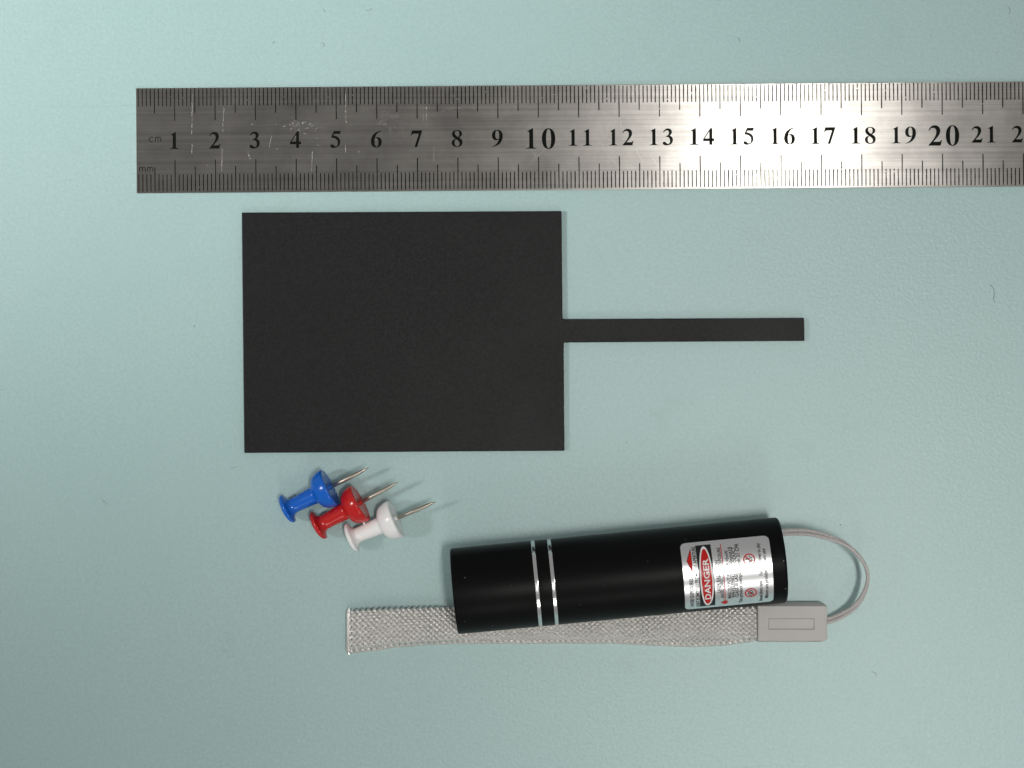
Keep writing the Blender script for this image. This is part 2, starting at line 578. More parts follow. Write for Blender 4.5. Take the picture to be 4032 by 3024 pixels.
# ------------------------------------------------------------------ black plate with a handle strip
PT = 1.5
outline = [(951.5, 836.6), (961.7, 1783.6), (2222.6, 1775.0), (2219.6, 1348.6), (3168.2, 1342.0), (3166.4, 1251.6), (2215.2, 1256.6), (2211.2, 830.8)]
pts = [at(x, y, PT) for x, y in outline]
c0 = sum((p for p in pts), Vector()) / len(pts)
n = len(pts)
rim = [(p.x - c0.x, p.y - c0.y) for p in pts]
plate = obj('black_plate', [(x, y, 0.02) for x, y in rim] + [(x, y, PT) for x, y in rim],
            [tuple(range(n - 1, -1, -1)), tuple(range(n, 2 * n))] + [(i, (i + 1) % n, n + (i + 1) % n, n + i) for i in range(n)], M_PLATE)
plate.location = (c0.x * MM, c0.y * MM, 0)
auto_bevel(plate, 0.18, 2)
tag(plate, 'flat matte black rectangular plate with a long narrow handle strip, below the ruler', 'plate')

# ------------------------------------------------------------------ push pins
def lathe(profile, seg):
    """profile of (radius, axial) turned about +X"""
    V, F = [], []
    rings = []
    for r, x in profile:
        if r < 1e-6:
            rings.append([len(V)]); V.append((x, 0, 0))
        else:
            rings.append(list(range(len(V), len(V) + seg)))
            V += [(x, r * math.cos(2 * math.pi * k / seg), r * math.sin(2 * math.pi * k / seg)) for k in range(seg)]
    for a, b in zip(rings, rings[1:]):
        for k in range(seg):
            k2 = (k + 1) % seg
            if len(a) == 1 and len(b) == 1: continue
            if len(a) == 1: F.append((a[0], b[k2], b[k]))
            elif len(b) == 1: F.append((a[k], a[k2], b[0]))
            else: F.append((a[k], a[k2], b[k2], b[k]))
    return V, F

def smooth_profile(ctrl, sub=4):
    out = []
    P = [ctrl[0]] + ctrl + [ctrl[-1]]
    for i in range(1, len(P) - 2):
        for k in range(sub):
            t = k / sub
            q = []
            for d in (0, 1):
                p0, p1, p2, p3 = P[i - 1][d], P[i][d], P[i + 1][d], P[i + 2][d]
                q.append(0.5 * (2 * p1 + (p2 - p0) * t + (2 * p0 - 5 * p1 + 4 * p2 - p3) * t * t + (3 * p1 - p0 - 3 * p2 + p3) * t**3))
            out.append((max(q[0], 0), q[1]))
    out.append(ctrl[-1])
    return out

def push_pin(px, py, ang, mat, label, roll, sprue):
    p = at(px, py, 3.65)
    root = empty('push_pin', (p.x, p.y, 3.76))
    tilt = math.atan((4.89 - 3.73) / 11.4)
    root.rotation_euler = Matrix.Rotation(R(ang), 4, 'Z').to_euler()
    root.rotation_euler = (Matrix.Rotation(R(ang), 3, 'Z') @ Matrix.Rotation(-tilt, 3, 'Y') @ Matrix.Rotation(roll, 3, 'X')).to_euler()
    prof = [(0, -0.35), (1.6, -0.28), (2.9, -0.05), (3.5, 0.30), (3.66, 0.65), (3.55, 0.92), (2.9, 1.05), (2.2, 1.35), (1.90, 1.9), (1.82, 2.6),
            (1.90, 4.0), (2.04, 6.0), (2.12, 7.0), (2.35, 7.32), (3.1, 7.62), (3.85, 8.2), (4.36, 9.1), (4.62, 10.0), (4.68, 10.55)]
    prof = smooth_profile(prof, 3) + [(4.60, 10.80), (4.42, 10.92), (4.0, 10.90), (2.2, 10.80), (0.62, 10.78), (0.58, 11.3), (0.0, 11.32)]
    prof = [(r * (1.045 if x > 7.2 and r > 1 else 1.02), x * 1.16 - 1.05) for r, x in prof]
    V, F = lathe(prof, 56)
    body = obj('body', V, F, mat, root, smooth=True, sharp=40)
    if sprue:
        b = len(V)
        bm = bmesh.new(); bm.from_mesh(body.data)
        g = bmesh.ops.create_cube(bm, size=1.0)
        for v in g['verts']:
            v.co = Vector(((sprue + v.co.x * 0.5) * MM, (2.1 + v.co.y * 0.8) * MM, (0.3 + v.co.z * 0.5) * MM))
        bm.to_mesh(body.data); bm.free()
    npf = [(0.0, 11.2), (0.44, 11.2), (0.44, 12.7), (0.50, 12.8), (0.50, 19.2), (0.45, 20.0), (0.29, 21.2), (0.08, 22.25), (0.0, 22.32)]
    V, F = lathe(npf, 20)
    obj('needle', V, F, M_NEEDLE, root, smooth=True, sharp=40)
    tag(root, label, 'push pin', 'push pins')
    return root

push_pin(1137, 2000.5, 26.8, M_BLUE, 'glossy blue plastic push pin lying nearest the black plate', 0.4, 0)
push_pin(1259, 2066.0, 28.6, M_RED, 'glossy red plastic push pin lying between the blue and white ones', 1.0, 0)
push_pin(1391, 2114.5, 23.4, M_WHITE, 'white plastic push pin lying beside the red one', 0.2, 4.0)

# ------------------------------------------------------------------ laser pointer
BR = 10.42
LIFT = 0.55
axc = at(2433.0, 2266.7, BR + LIFT)
LEN = 80.0
ANG = 5.46
pointer = empty('laser_pointer', (axc.x, axc.y, BR + LIFT), R(ANG))
tag(pointer, 'black cylindrical laser pointer with two silver rings and a silver danger sticker', 'laser pointer')
X0 = -LEN / 2
g1, g2 = X0 + 20.15, X0 + 24.1
GW = 0.42
def tube_part(name, xa, xb, bev_a, bev_b):
    def cap(x, b, sgn):
        if b <= 0: return []
        return [(BR - b * (1 - math.cos(t)), x + sgn * b * (1 - math.sin(t))) for t in [R(a) for a in (0, 18, 36, 54, 72, 90)]]
    pa = [(0, xa), (BR - bev_a - 0.002, xa)] + [(BR - bev_a + bev_a * math.sin(R(a)), xa + bev_a * (1 - math.cos(R(a)))) for a in (0, 18, 36, 54, 72, 90)]
    pb = [(BR - bev_b + bev_b * math.cos(R(a)), xb - bev_b * (1 - math.sin(R(a)))) for a in (0, 18, 36, 54, 72, 90)] + [(BR - bev_b - 0.002, xb), (0, xb)]
    V, F = lathe(pa + pb, 128)
    o = obj(name, V, F, M_BARREL, pointer, smooth=True, sharp=40)
    return o
def flat_shade_caps(o):
    for p in o.data.polygons:
        if abs(p.normal.x) > 0.99: p.use_smooth = False
for nm, xa, xb, ba, bb in [('head', X0, g1 - GW, 0.55, 0.05), ('collar', g1 + GW, g2 - GW, 0.05, 0.05), ('barrel', g2 + GW, X0 + LEN, 0.05, 0.7)]:
    flat_shade_caps(tube_part(nm, xa, xb, ba, bb))
for gx in (g1, g2):
    gp = [(BR - 0.05, gx - GW), (BR - 0.10, gx - 0.30), (BR - 0.10, gx + 0.30), (BR - 0.05, gx + GW)]
    V, F = lathe(gp, 128)
    obj('ring', V, F, M_CHROME, pointer)

# ---- sticker, wrapped on the barrel: t along the barrel, phi around it (positive towards the strap)
TC = 0.0
lc = at(2863, 2244, 2 * BR)
rel = Matrix.Rotation(-R(ANG), 3, 'Z') @ (lc - Vector((axc.x, axc.y, 0)))
TC = rel.x + 0.1
def wrap(t, phi_deg, lift):
    r = BR + lift
    return (TC + t, -r * math.sin(R(phi_deg)), r * math.cos(R(phi_deg)))
def up_faces(V, F):
    out = []
    for f in F:
        a, b, c = Vector(V[f[0]]), Vector(V[f[1]]), Vector(V[f[2]])
        nrm = (b - a).cross(c - a)
        out.append(f if nrm.dot(Vector((0, a.y, a.z))) > 0 else tuple(reversed(f)))
    return out
ARC = math.pi * BR / 180           # mm per degree
PA, PB, TH = -41.5, 62.0, 10.65
V, F = [], []
NS, rad = 60, 1.35
for k in range(NS + 1):
    ph = PA + (PB - PA) * k / NS
    if k < 8: ph = PA + (PB - PA) * 0.1333 * (k / 8) ** 1.6
    if k > NS - 8: ph = PB - (PB - PA) * 0.1333 * ((NS - k) / 8) ** 1.6
    d = min(ph - PA, PB - ph) * ARC
    ins = rad - math.sqrt(max(rad**2 - (rad - d)**2, 0)) if d < rad else 0
    for s in (-1, 1): V.append(wrap(s * (TH - ins), ph, 0.05))
    if k: F.append((2 * k - 2, 2 * k - 1, 2 * k + 1, 2 * k))
sticker = obj('warning_sticker', V, up_faces(V, F), M_FOIL, pointer, smooth=True)
sticker['label'] = 'silver foil danger sticker wrapped on the barrel'

def print_obj(name, V, F, m, label=None):
    o = obj(name, V, up_faces(V, F), m, sticker)
    if label: o['label'] = label
    return o
def quad_grid(ta, tb, pa, pb, lift, n=30):
    V, F = [], []
    for k in range(n + 1):
        ph = pa + (pb - pa) * k / n
        V += [wrap(ta, ph, lift), wrap(tb, ph, lift)]
        if k: F.append((2 * k - 2, 2 * k - 1, 2 * k + 1, 2 * k))
    return V, F
def disc(tc, pc, rt, rp, lift, seg=56, rings=7, hole=0.0):
    """ellipse: rt in mm along the barrel, rp in degrees around it"""
    V, F = [], []
    for j in range(rings + 1):
        u = hole + (1 - hole) * j / rings
        for k in range(seg):
            a = 2 * math.pi * k / seg
            V.append(wrap(tc + rt * u * math.cos(a), pc + rp * u * math.sin(a), lift))
    for j in range(rings):
        for k in range(seg):
            F.append((j * seg + k, j * seg + (k + 1) % seg, (j + 1) * seg + (k + 1) % seg, (j + 1) * seg + k))
    if hole == 0.0:
        F = [f for f in F if f[0] >= seg]
        F.append(tuple(range(seg, 2 * seg)))
    return V, F
def label_poly(pts, lift):
    tr = tessellate_polygon([[Vector((t, p, 0)) for t, p in pts]])
    tris = [tuple(pts[i] for i in t) for t in tr]
    while max(max(abs(a[1] - b[1]) for a in t for b in t) for t in tris) > 7:     # follow the curve of the barrel
        nxt = []
        for a, b, c in tris:
            ab, bc, ca = [((u[0] + v[0]) / 2, (u[1] + v[1]) / 2) for u, v in ((a, b), (b, c), (c, a))]
            nxt += [(a, ab, ca), (ab, b, bc), (ca, bc, c), (ab, bc, ca)]
        tris = nxt
    V, F = [], []
    for t in tris:
        F.append((len(V), len(V) + 1, len(V) + 2))
        V += [wrap(x, p, lift) for x, p in t]
    return V, F

V, F = quad_grid(-7.05, -3.38, -36, 56.3, 0.07); print_obj('danger_panel', V, F, M_INK_K)
V, F = disc(-5.15, 10.4, 1.62, 44.3, 0.09); print_obj('danger_oval', V, F, M_INK_W, 'white rim of the danger oval')
V, F = disc(-5.15, 10.4, 1.25, 40.3, 0.11); print_obj('danger_oval', V, F, M_INK_R, 'red centre of the danger oval')
tri = [(-8.29, -33), (-9.56, -15.6), (-8.23, 3.6)]
cen = (sum(a for a, _ in tri) / 3, sum(b for _, b in tri) / 3)
V, F = label_poly(tri, 0.08); print_obj('warning_triangle', V, F, M_INK_K, 'black outline of the aperture arrow')
V, F = label_poly([(cen[0] + (a - cen[0]) * 0.84, cen[1] + (b - cen[1]) * 0.84) for a, b in tri], 0.10)
print_obj('warning_triangle', V, F, M_INK_R, 'red aperture arrow')
V, F = quad_grid(-1.13, -0.93, -34.8, 48, 0.07); print_obj('beam_line', V, F, M_INK_R)
pts = []
for k in range(28):
    a = 2 * math.pi * k / 28
    r = (0.88 + random.uniform(-0.1, 0.25)) if k % 2 == 0 else 0.55
    pts.append((-1.05 + r * math.cos(a), 51.5 + r * math.sin(a) / ARC))
V, F = label_poly(pts, 0.08); print_obj('beam_burst', V, F, M_INK_R)

def text_mesh(s, bold=0.0):
    cu = bpy.data.curves.new('t', 'FONT')
    cu.body = s
    cu.size = 1.0
    cu.resolution_u = 2
    cu.offset = bold
    o = bpy.data.objects.new('t', cu)
    C.objects.link(o)
    dg = bpy.context.evaluated_depsgraph_get()
    me = bpy.data.meshes.new_from_object(o.evaluated_get(dg))
    V = [tuple(v.co) for v in me.vertices]
    F = [tuple(p.vertices) for p in me.polygons]
    bpy.data.objects.remove(o)
    bpy.data.curves.remove(cu)
    bpy.data.meshes.remove(me)
    return V, F
def text_line(s, tc, p_start, p_end, height, m=M_INK_K, lift=0.07, bold=0.022, name='text_line'):
    """text reads from p_start (strap side) round to p_end; letters stand towards -t"""
    V, F = text_mesh(s, bold)
    xa = min(v[0] for v in V); xb = max(v[0] for v in V)
    height *= 1.08
    k = height / 0.73
    W = [wrap(tc + height / 2 - v[1] * k, p_start + (p_end - p_start) * (v[0] - xa) / (xb - xa), lift) for v in V]
    return print_obj(name, W, F, m)
text_line('DANGER', -5.15, 41, -16.5, 1.32, M_INK_W, 0.14, 0.02)
text_line('AVOID EXPOSURELASER', -8.95, 54.5, -5.5, 0.86)
text_line('LIGHT IS EMITTED FROM THIS APERTURE', -7.58, 55.8, -34.6, 0.80)
text_line('LASER RADIATION', -2.50, 32, -13, 0.80)
text_line('AVOID DIRECT EYE EXPOSURE', -1.66, 42, -30, 0.74)
text_line('MAX OUTPUT POWER <5mW', 0.05, 43.6, -25, 0.74)
text_line('WAVELENGTH 650nm\u00b110', 0.92, 43.5, -29.4, 0.78)
text_line('CLASS III LASER PRODUCT', 1.80, 43, -29, 0.78)
text_line('This product complies with 21 CFR', 2.72, 56.4, -33.4, 0.82)
text_line('Banned direct eyes', 7.55, 56.2, 20.2, 0.78)
text_line('Forbid children to play', 7.78, 12.2, -31, 0.78)
text_line('Minors are prohibited from use', 8.92, 50.3, -22.6, 0.82)

def bar(t0, p0, t1, p1, wd, lift):
    """straight stroke on the sticker, ends in (t, phi)"""
    n = 8
    a = Vector((t0, p0 * ARC)); b = Vector((t1, p1 * ARC))
    d = (b - a).normalized(); nn = Vector((-d.y, d.x)) * wd / 2
    V, F = [], []
    for k in range(n + 1):
        q = a + (b - a) * k / n
        for s in (-1, 1):
            e = q + nn * s
            V.append(wrap(e.x, e.y / ARC, lift))
        if k: F.append((2 * k - 2, 2 * k - 1, 2 * k + 1, 2 * k))
    return V, F
def merged(parts):
    V, F = [], []
    for v, f in parts:
        b = len(V)
        V += v
        F += [tuple(b + i for i in q) for q in f]
    return V, F
for tc, pc, what in [(5.33, -9.8, 'child'), (5.16, 37.3, 'eye')]:
    rp = 1.45 / ARC
    dd = 1.25 / math.sqrt(2)
    parts = [disc(tc, pc, 1.45, rp, 0.08, rings=2, hole=0.80)]
    V, F = merged(parts); print_obj('prohibition_ring', V, F, M_INK_R)
    V, F = bar(tc - dd, pc - dd / ARC, tc + dd, pc + dd / ARC, 0.22, 0.12)
    print_obj('prohibition_bar', V, F, M_INK_R)
    if what == 'eye':
        pp = []
        for sgn in (1, -1):
            arc = [(tc + sgn * (0.55 * (1 - (u / 8 - 1) ** 2)), pc + (u / 8 - 1) * 0.95 / ARC) for u in range(17)]
            for (a, b), (c, d) in zip(arc, arc[1:]): pp.append(bar(a, b, c, d, 0.16, 0.09))
        pp.append(disc(tc, pc, 0.30, 0.30 / ARC, 0.10, 20, 3))
        V, F = merged(pp); print_obj('pictogram', V, F, M_INK_K, 'black eye symbol inside a red ring')
    else:
        pp = [disc(tc - 0.75, pc - 0.15 / ARC, 0.17, 0.17 / ARC, 0.09, 16, 3), disc(tc + 0.0, pc + 0.75 / ARC, 0.17, 0.17 / ARC, 0.09, 16, 3)]
        for a, b, c, d in [(-0.6, -0.1, 0.25, -0.35), (-0.35, -0.2, -0.7, -0.65), (-0.35, -0.2, 0.0, 0.15), (0.25, -0.35, 0.15, -0.9), (0.25, -0.35, 0.7, -0.45),
                           (0.1, 0.6, 0.6, 0.15), (0.25, 0.45, -0.15, 0.35), (0.3, 0.45, 0.7, 0.7), (0.6, 0.15, 0.95, 0.35), (0.6, 0.15, 0.55, -0.2)]:
            pp.append(bar(tc + a, pc + b / ARC, tc + c, pc + d / ARC, 0.15, 0.09))
        V, F = merged(pp); print_obj('pictogram', V, F, M_INK_K, 'black playing children symbol inside a red ring')

# small nicks in the black finish
V, F = [], []
for x, ph, r in [(X0 + 3.2, -22, .12), (X0 + 8.6, 55, .13), (X0 + 2.1, 40, .09), (X0 + LEN - 0.75, -4, .11), (X0 + LEN - 0.75, 36, .12), (X0 + LEN - 15.5, -38, .10),
                 (X0 + 36, 6, .07), (X0 + 47, -20, .08), (X0 + 30, 30, .07), (X0 + 14, -6, .06)]:
    b = len(V)
    for k in range(6):
        a = k * math.pi / 3
        rr = r * random.uniform(0.5, 1.2)
        V.append(wrap(x - TC + rr * math.cos(a), ph + rr * math.sin(a) / ARC, 0.03))
    F.append(tuple(range(b, b + 6)))
o = obj('nick', V, up_faces(V, F), plain('bare_nick', (0.42, 0.42, 0.41), 0.6), pointer)
tag(o, 'tiny pale nicks in the black finish', kind='stuff')

# ------------------------------------------------------------------ wrist strap
def lerp_table(tab, x):
    if x <= tab[0][0]: return tab[0][1]
    for (a, va), (b, vb) in zip(tab, tab[1:]):
        if x <= b:
            t = (x - a) / (b - a); t = t * t * (3 - 2 * t) * 0.5 + t * 0.5
            return va + (vb - va) * t
    return tab[-1][1]
def mmx(px, z): return at(px, 0, z).x
ZL = 0.8
ZU_S = [(0, 2.6), (14, 2.6), (28, 1.75), (70, 1.75), (92, 2.2), (103, 2.2)]
UP_T = [(1368, 2407), (1440, 2403), (1570, 2398), (1720, 2394), (1786, 2396), (2100, 2400), (2500, 2396), (2990, 2389)]
UP_B = [(1368, 2556), (1440, 2546), (1540, 2532), (1670, 2527), (1800, 2518), (1900, 2513), (2100, 2511), (2400, 2512), (2590, 2517), (2750, 2512), (2990, 2513)]
LO_B = [(1368, 2570), (1466, 2562), (1568, 2545), (1670, 2537), (1800, 2532), (2100, 2531), (2400, 2530), (2590, 2539), (2716, 2544), (2843, 2539), (2938, 2527), (2990, 2517)]
LO_T = [(x, y - 138) for x, y in LO_B]
strap_o = at(2180, 2460, 0)
strap = empty('wrist_strap', (strap_o.x, strap_o.y, 0))
tag(strap, 'silver braided wrist strap with a grey plastic clasp and cord loop under the laser pointer', 'wrist strap')

PX0, PX1 = 1372.0, 2992.0
def underside(p):
    """height of the underside of the pointer above a desk point, or None"""
    q = Matrix.Rotation(-R(ANG), 3, 'Z') @ (Vector((p[0], p[1], 0)) - Vector((axc.x, axc.y, 0)))
    if abs(q.x) > LEN / 2 + 0.5 or abs(q.y) >= BR: return None
    return BR + LIFT - math.sqrt(BR * BR - q.y * q.y)
def ribbon(sec, upper):
    """sec: (s in mm from the left fold, w in -1..1 across) -> point on the webbing, centre surface"""
    s, wv = sec
    px = PX0 + s / (CAM_H / F_PX)
    if upper: t, b, z = lerp_table(UP_T, px), lerp_table(UP_B, px), lerp_table(ZU_S, s)
    else: t, b, z = lerp_table(LO_T, px), lerp_table(LO_B, px), ZL
    py = (t + b) / 2 + wv * (b - t) / 2
    # the fold stands open at the left end, the layers close up towards the clasp
    f = max(0.0, 1 - s / 9.0)
    swell = 0.5 * math.sin(min(s / 28.0, 1) * math.pi) * (1 if upper else 0)
    z = z + swell - 0.45 * wv * wv
    z += (0.26 * math.sin(s * 0.42 + wv * 1.6) + 0.10 * math.sin(s * 1.05 - wv * 2.3 + 1.0)) * min(s / 6.0, 1) * (1 if upper else 0.4)
    p = at(px, py, z)
    if s < 2.2:                                  # rounds over into the fold
        u = s / 2.2
        dz = 0.9 * (1 - math.sqrt(max(1 - (1 - u) ** 2, 0)))
        p.z += -dz if upper else dz * 0.6
    h = underside(p)
    if h is not None:
        lim = h - (0.32 if upper else 0.95)
        p.z = min(p.z, max(lim, 0.28 if not upper else 0.62))
    return p

SLEN = (PX1 - PX0) * CAM_H / F_PX
def turn(u):
    a = abs(u)
    if a > 0.80: a = 0.80 + 0.20 * math.sin((min(a, 1.0) - 0.80) / 0.20 * math.pi / 2) * 2 / math.pi
    return math.copysign(a / 0.9273, u)
PITCH = 1.42                                     # one braid repeat along the strap
def braid(upper, name, label):
    V, F, UV = [], [], []
    WID = 9.2 if upper else 8.6
    half = WID / 2
    th = 0.23
    hw = 0.44
    CS = [(-1.0, -0.35), (-0.72, 0.25), (-0.28, 0.52), (0.28, 0.52), (0.72, 0.25), (1.0, -0.35)]
    for fam in (1, -1):
        c = -WID
        idx = 0
        while c < SLEN + WID:
            n = int(WID / PITCH * 2 * 6)
            prev = None
            for k in range(n + 1):
                wv = -half + WID * k / n
                s = c + fam * wv
                if s < 0.05 or s > SLEN - 0.02:
                    prev = None
                    continue
                # plain weave: height alternates along the strand
                # crossings lie where (s, w) sits on the half pitch lattice
                ph = 2 * math.pi * (wv / PITCH)
                par = 2 * math.pi * ((s + WID) / PITCH)
                zz = th * math.cos(ph) * 0.5 * fam + th * math.cos(par) * 0.5 * fam
                edge = abs(wv) / half
                zz *= 1 - 0.75 * edge ** 8
                drop = 0.0 if edge < 0.90 else ((edge - 0.90) / 0.10) ** 2 * 0.35
                P = ribbon((s, turn(wv / half)), upper)
                ds = 0.15
                P2 = ribbon((min(s + ds * fam, SLEN), turn(min((wv + ds) / half, 1.0))), upper)
                if wv + ds > half: P2 = P + (P - ribbon((s - ds * fam, turn((wv - ds) / half)), upper))
                d = (P2 - P); d.z = 0
                d.normalize()
                nrm = Vector((-d.y, d.x, 0))
                base = len(V)
                for a, z in CS:
                    q = P + nrm * (a * hw) + Vector((0, 0, z * 0.54 + zz - drop))
                    V.append((q.x - strap_o.x, q.y - strap_o.y, q.z))
                    UV.append((k * WID / n * 1.4 + idx * 3.7, a + idx * 1.31))
                if prev is not None:
                    for j in range(len(CS) - 1):
                        F.append((prev + j, base + j, base + j + 1, prev + j + 1))
                prev = base
            c += PITCH
            idx += 1
    # strand faces look up
    F2 = []
    for f in F:
        a, b, c_ = (Vector(V[i]) for i in f[:3])
        F2.append(f if (b - a).cross(c_ - a).z > 0 else tuple(reversed(f)))
    o = obj(name, V, F2, M_STRAND, strap, smooth=True, uvs=UV)
    tag(o, label, kind='stuff')
    return o
braid(True, 'braid', 'upper layer of silver braided webbing')
braid(False, 'braid', 'lower layer of silver braided webbing showing along the bottom edge')
# webbing core: closes the gaps between strands and forms the folded end
for upper in (True, False):
    V, F = [], []
    ns, nw = 110, 8
    for i in range(ns + 1):
        s = SLEN * i / ns
        for j in range(nw + 1):
            wv = -0.97 + 1.94 * j / nw
            p = ribbon((s, wv), upper)
            V.append((p.x - strap_o.x, p.y - strap_o.y, max(p.z - 0.20, 0.1)))
    nv = len(V)
    V += [(x, y, max(z - 0.45, 0.03)) for x, y, z in V]
    for i in range(ns):
        for j in range(nw):
            a = i * (nw + 1) + j
            F.append((a, a + 1, a + nw + 2, a + nw + 1)[::-1] if False else (a, a + nw + 1, a + nw + 2, a + 1))
            F.append((nv + a, nv + a + 1, nv + a + nw + 2, nv + a + nw + 1))
    for i in range(ns):
        for j in (0, nw):
            a = i * (nw + 1) + j; b = a + nw + 1
            F.append((a, b, nv + b, nv + a))
    for i in (0, ns):
        for j in range(nw):
            a = i * (nw + 1) + j; b = a + 1
            F.append((a, b, nv + b, nv + a))
    obj('webbing', V, F, M_BASE, strap, smooth=True)
# folded end: strands running round the bend
V, F, UV = [], [], []
nb, nk = 8, 30
for i in range(14):
    for fam in (1, -1):
        w0 = -1 + 2 * (i + 0.5) / 14
        prev = None
        for k in range(nb + 1):
            a = math.pi * (0.5 - k / nb)
            pu, pl = ribbon((0.3, w0), True), ribbon((0.3, w0), False)
            zc, rz = (pu.z + pl.z) / 2, (pu.z - pl.z) / 2 + 0.1
            wj = w0 + fam * 0.10 * (k / nb - 0.5) * 2
            y = pu.y + (pl.y - pu.y) * k / nb + fam * (k / nb - 0.5) * 1.3
            q = Vector((pu.x - 0.9 * math.cos(a), y, max(zc + rz * math.sin(a) + 0.06 * fam * math.cos(k * 2), 0.12)))
            base = len(V)
            for e in (-1, -0.4, 0.4, 1):
                V.append((q.x - strap_o.x - 0.12 * (1 - e * e), q.y - strap_o.y + e * 0.42, q.z))
                UV.append((k * 0.6, e + i))
            if prev is not None:
                for j in range(3): F.append((prev + j, prev + j + 1, base + j + 1, base + j))
            prev = base
o = obj('fold', V, F, M_STRAND, strap, smooth=True, uvs=UV)
tag(o, 'folded left end of the braided webbing', kind='stuff')

# ---- clasp
CZ = 4.0
ca, cb = at(2984, 2386, CZ), at(3258, 2524, CZ)
cx, cy = (ca.x + cb.x) / 2, (ca.y + cb.y) / 2
hx, hy = (cb.x - ca.x) / 2, (ca.y - cb.y) / 2
def ring_at(z, ex, ey, cut):
    x1, y1 = hx + ex, hy + ey
    t = ey * 1.7
    y2 = hy + t
    return [(-x1, -y1, z), (x1 - cut * 1.9, -y1, z), (x1, -y1 + cut, z), (x1, y2 - cut, z), (x1 - cut * 1.9, y2, z), (-x1, y2, z)]
levels = [ring_at(0.1, -0.35, 0.0, 0.7), ring_at(0.7, -0.1, 0.42, 0.7), ring_at(2.2, 0.0, 0.42, 0.7), ring_at(CZ, -0.05, 0.0, 0.3)]
V = [p for l in levels for p in l]
n = 6
F = [tuple(range(n - 1, -1, -1)), tuple(range(n * 3, n * 4))]
for k in range(3):
    for i in range(n):
        a = k * n
        F.append((a + i, a + (i + 1) % n, a + n + (i + 1) % n, a + n + i))
clasp = obj('clasp', V, F, M_GREY, strap)
clasp.location = ((cx - strap_o.x) * MM, (cy - strap_o.y) * MM, 0)
clasp['label'] = 'light grey plastic clasp with a recessed rectangle'
pa, pb = at(3027, 2436, CZ), at(3205.5, 2477.5, CZ)
rx, ry = (pb.x - pa.x) / 2, (pa.y - pb.y) / 2
rcx, rcy = (pa.x + pb.x) / 2 - cx, (pa.y + pb.y) / 2 - cy
cut = obj('cut', [(rcx + sx * rx, rcy + sy * ry, z) for z in (CZ - 0.34, CZ + 1) for sx, sy in ((-1, -1), (1, -1), (1, 1), (-1, 1))],
          [(3, 2, 1, 0), (4, 5, 6, 7), (0, 1, 5, 4), (1, 2, 6, 5), (2, 3, 7, 6), (3, 0, 4, 7)], M_GREY)
cut.location = (cx * MM, cy * MM, 0)
bo = clasp.modifiers.new('cut', 'BOOLEAN')
bo.operation = 'DIFFERENCE'
bo.object = cut
bo.solver = 'EXACT'
bpy.context.view_layer.update()
me = bpy.data.meshes.new_from_object(clasp.evaluated_get(bpy.context.evaluated_depsgraph_get()))
clasp.modifiers.clear()
clasp.data = me
bpy.data.objects.remove(cut)
auto_bevel(clasp, 0.42, 4, 20)
i_ = 0.09
panel = obj('inset_panel', [(rcx + sx * (rx - i_), rcy + sy * (ry - i_), z) for z in (CZ - 0.33, CZ - 0.17) for sx, sy in ((-1, -1), (1, -1), (1, 1), (-1, 1))],
            [(3, 2, 1, 0), (4, 5, 6, 7), (0, 1, 5, 4), (1, 2, 6, 5), (2, 3, 7, 6), (3, 0, 4, 7)], M_GREY, clasp)
auto_bevel(panel, 0.06, 2)

# ---- cord loop: two braided cords side by side
path_px = [(3040, 2099, 7.5), (3083, 2097, 7.8), (3131, 2095, 8.3), (3175, 2096, 8.8), (3225, 2105, 9.3), (3272, 2119, 9.6), (3316, 2136, 9.8), (3352, 2160, 9.8),
           (3384, 2192, 9.6), (3406, 2225, 9.2), (3416, 2257, 8.7), (3416, 2289, 8.0), (3406, 2325, 7.0), (3388, 2361, 5.9), (3359, 2394, 4.6), (3320, 2419, 3.4), (3283, 2436, 2.5), (3255, 2444, 2.2), (3225, 2449, 2.2)]
ctl = [at(*p) for p in path_px]
def catmull(P, sub):
    P = [P[0] * 2 - P[1]] + P + [P[-1] * 2 - P[-2]]
    out = []
    for i in range(1, len(P) - 2):
        for k in range(sub):
            t = k / sub
            p0, p1, p2, p3 = P[i - 1], P[i], P[i + 1], P[i + 2]
            out.append(0.5 * (2 * p1 + (p2 - p0) * t + (2 * p0 - 5 * p1 + 4 * p2 - p3) * t * t + (3 * p1 - p0 - 3 * p2 + p3) * t**3))
    out.append(P[-2])
    return out
line = catmull(ctl, 14)
def cord(sign):
    V, F, UV = [], [], []
    seg = 14
    n = len(line)
    prev = None
    L = 0
    for i, p in enumerate(line):
        d = (line[min(i + 1, n - 1)] - line[max(i - 1, 0)]).normalized()
        L += (line[i] - line[i - 1]).length if i else 0
        side = d.cross(Vector((0, 0, 1))).normalized()
        upv = side.cross(d)
        u = i / (n - 1)
        tw = R(10 + 75 * math.sin(math.pi * min(max((u - 0.15) / 0.7, 0), 1)))
        off = (side * math.cos(tw) + upv * math.sin(tw)) * 0.47 * sign
        base = len(V)
        for k in range(seg):
            a = 2 * math.pi * k / seg
            # braided sheath: small crossing ridges
            r = 0.44 + 0.065 * math.sin(3 * a + L * 5.2) * math.sin(3 * a - L * 5.2)
            q = p + off + side * (r * math.cos(a)) + upv * (r * math.sin(a))
            V.append((q.x - strap_o.x, q.y - strap_o.y, q.z))
            UV.append((L, k / seg * 4))
        if prev is not None:
            for k in range(seg):
                F.append((prev + k, prev + (k + 1) % seg, base + (k + 1) % seg, base + k))
        prev = base
    F.append(tuple(range(seg))[::-1])
    F.append(tuple(range(len(V) - seg, len(V))))
    return obj('cord', V, F, M_CORD, strap, smooth=True, uvs=UV)
cord(1)
cord(-1)

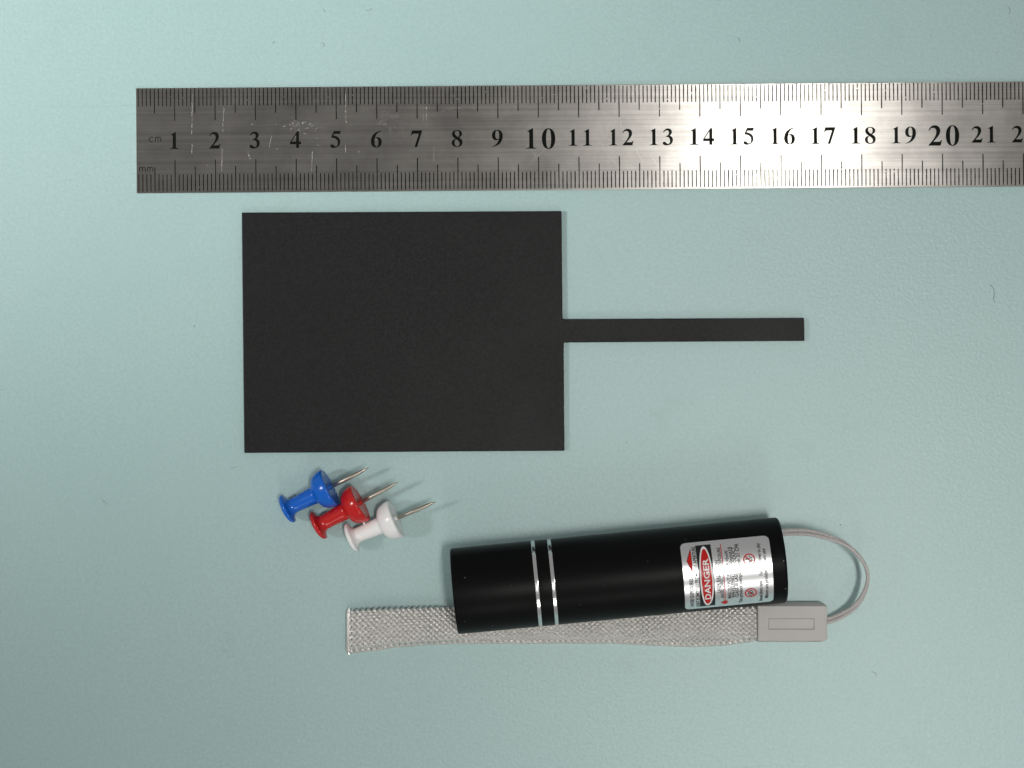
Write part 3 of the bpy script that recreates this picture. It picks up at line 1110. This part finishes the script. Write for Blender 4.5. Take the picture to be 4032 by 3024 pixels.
# ------------------------------------------------------------------ dust and lint on the desk
V, F = [], []
def speck(px, py, r):
    r *= 0.85
    p = at(px, py, 0)
    b = len(V)
    for a in range(6):
        rr = r * random.uniform(0.6, 1.3)
        V.append((p.x + rr * math.cos(a * math.pi / 3), p.y + rr * math.sin(a * math.pi / 3), 0.02))
    V.append((p.x, p.y, 0.02 + r * 0.9))
    for a in range(6): F.append((b + a, b + (a + 1) % 6, b + 6))
def lint(pts, wd=0.05):
    wd *= 0.75
    cp = [at(x, y, 0.06) for x, y in pts]
    ln = catmull(cp, 6)
    prev = None
    for i, p in enumerate(ln):
        d = (ln[min(i + 1, len(ln) - 1)] - ln[max(i - 1, 0)]).normalized()
        s = Vector((-d.y, d.x, 0)) * wd
        b = len(V)
        V.extend([tuple(p - s - Vector((0, 0, 0.04))), tuple(p + Vector((0, 0, wd))), tuple(p + s - Vector((0, 0, 0.04)))])
        if prev is not None:
            F.append((prev, b, b + 1, prev + 1)); F.append((prev + 1, b + 1, b + 2, prev + 2))
        prev = b
Q = 2016 / 2212.0
for x, y, r in [(306, 776, .09), (247, 749, .08), (184, 871, .07), (841, 1409, .20), (312, 1460, .09), (116, 1388, .07), (680, 913, .08), (288, 128, .08), (1116, 248, .10),
                (440, 670, .06), (1418, 2550, .05)]:
    speck(x * Q, y * Q, r)
for x, y, r in [(706, 1093, .10), (1852, 1262, .10), (1418, 318, .09), (912, 1562, .08), (470, 885, .08)]:
    speck(2016 + x * Q, y * Q, r)
for x, y, r in [(1430, 1137, .12), (1101, 856, .08), (709, 1207, .08), (430, 796, .07), (217, 390, .08), (700, 464, .06), (1215, 1100, .07), (77, 380, .07), (5, 25, .1), (1192, 507, .09),
                (208, 1470, .08), (183, 1520, .09), (140, 1000, .06), (1385, 1345, .07)]:
    speck(x * Q, 1512 + y * Q, r)
for x, y, r in [(493, 253, .15), (318, 379, .11), (1419, 609, .20), (1204, 774, .13), (1608, 703, .09), (1943, 414, .09), (1687, 126, .08), (174, 480, .08), (1038, 294, .08),
                (1750, 1315, .07), (572, 352, .06)]:
    speck(2016 + x * Q, 1512 + y * Q, r)
lint([(2016 + x * Q, y * Q) for x, y in [(2064, 1230), (2080, 1245), (2084, 1270), (2080, 1290), (2088, 1308)]], 0.06)
lint([(2016 + x * Q, y * Q) for x, y in [(974, 160), (984, 172), (982, 182)]])
lint([(2016 + x * Q, y * Q) for x, y in [(2146, 30), (2152, 45), (2147, 60)]])
lint([(2016 + x * Q, 1512 + y * Q) for x, y in [(1552, 1243), (1570, 1248), (1574, 1262)]])
lint([(x * Q, y * Q) for x, y in [(1176, 188), (1186, 184), (1180, 178)]])
lint([(x * Q, y * Q) for x, y in [(1396, 40), (1404, 48), (1398, 52)]])
lint([(x * Q, y * Q) for x, y in [(1582, 46), (1596, 44), (1606, 36)]])
lint([(x * Q, y * Q) for x, y in [(1392, 182), (1402, 192), (1396, 204)]])
lint([(x * Q, 1512 + y * Q) for x, y in [(998, 365), (1010, 360), (1024, 356)]], 0.04)
lint([(x * Q, 1512 + y * Q) for x, y in [(442, 500), (452, 510), (464, 520)]], 0.04)
lint([(x * Q, y * Q) for x, y in [(170, 457), (270, 459), (400, 461), (500, 457), (586, 453)]], 0.012)
dust = obj('dust', V, F, M_DUST)
tag(dust, 'scattered dark dust specks and short lint hairs on the desk', 'dust', kind='stuff')
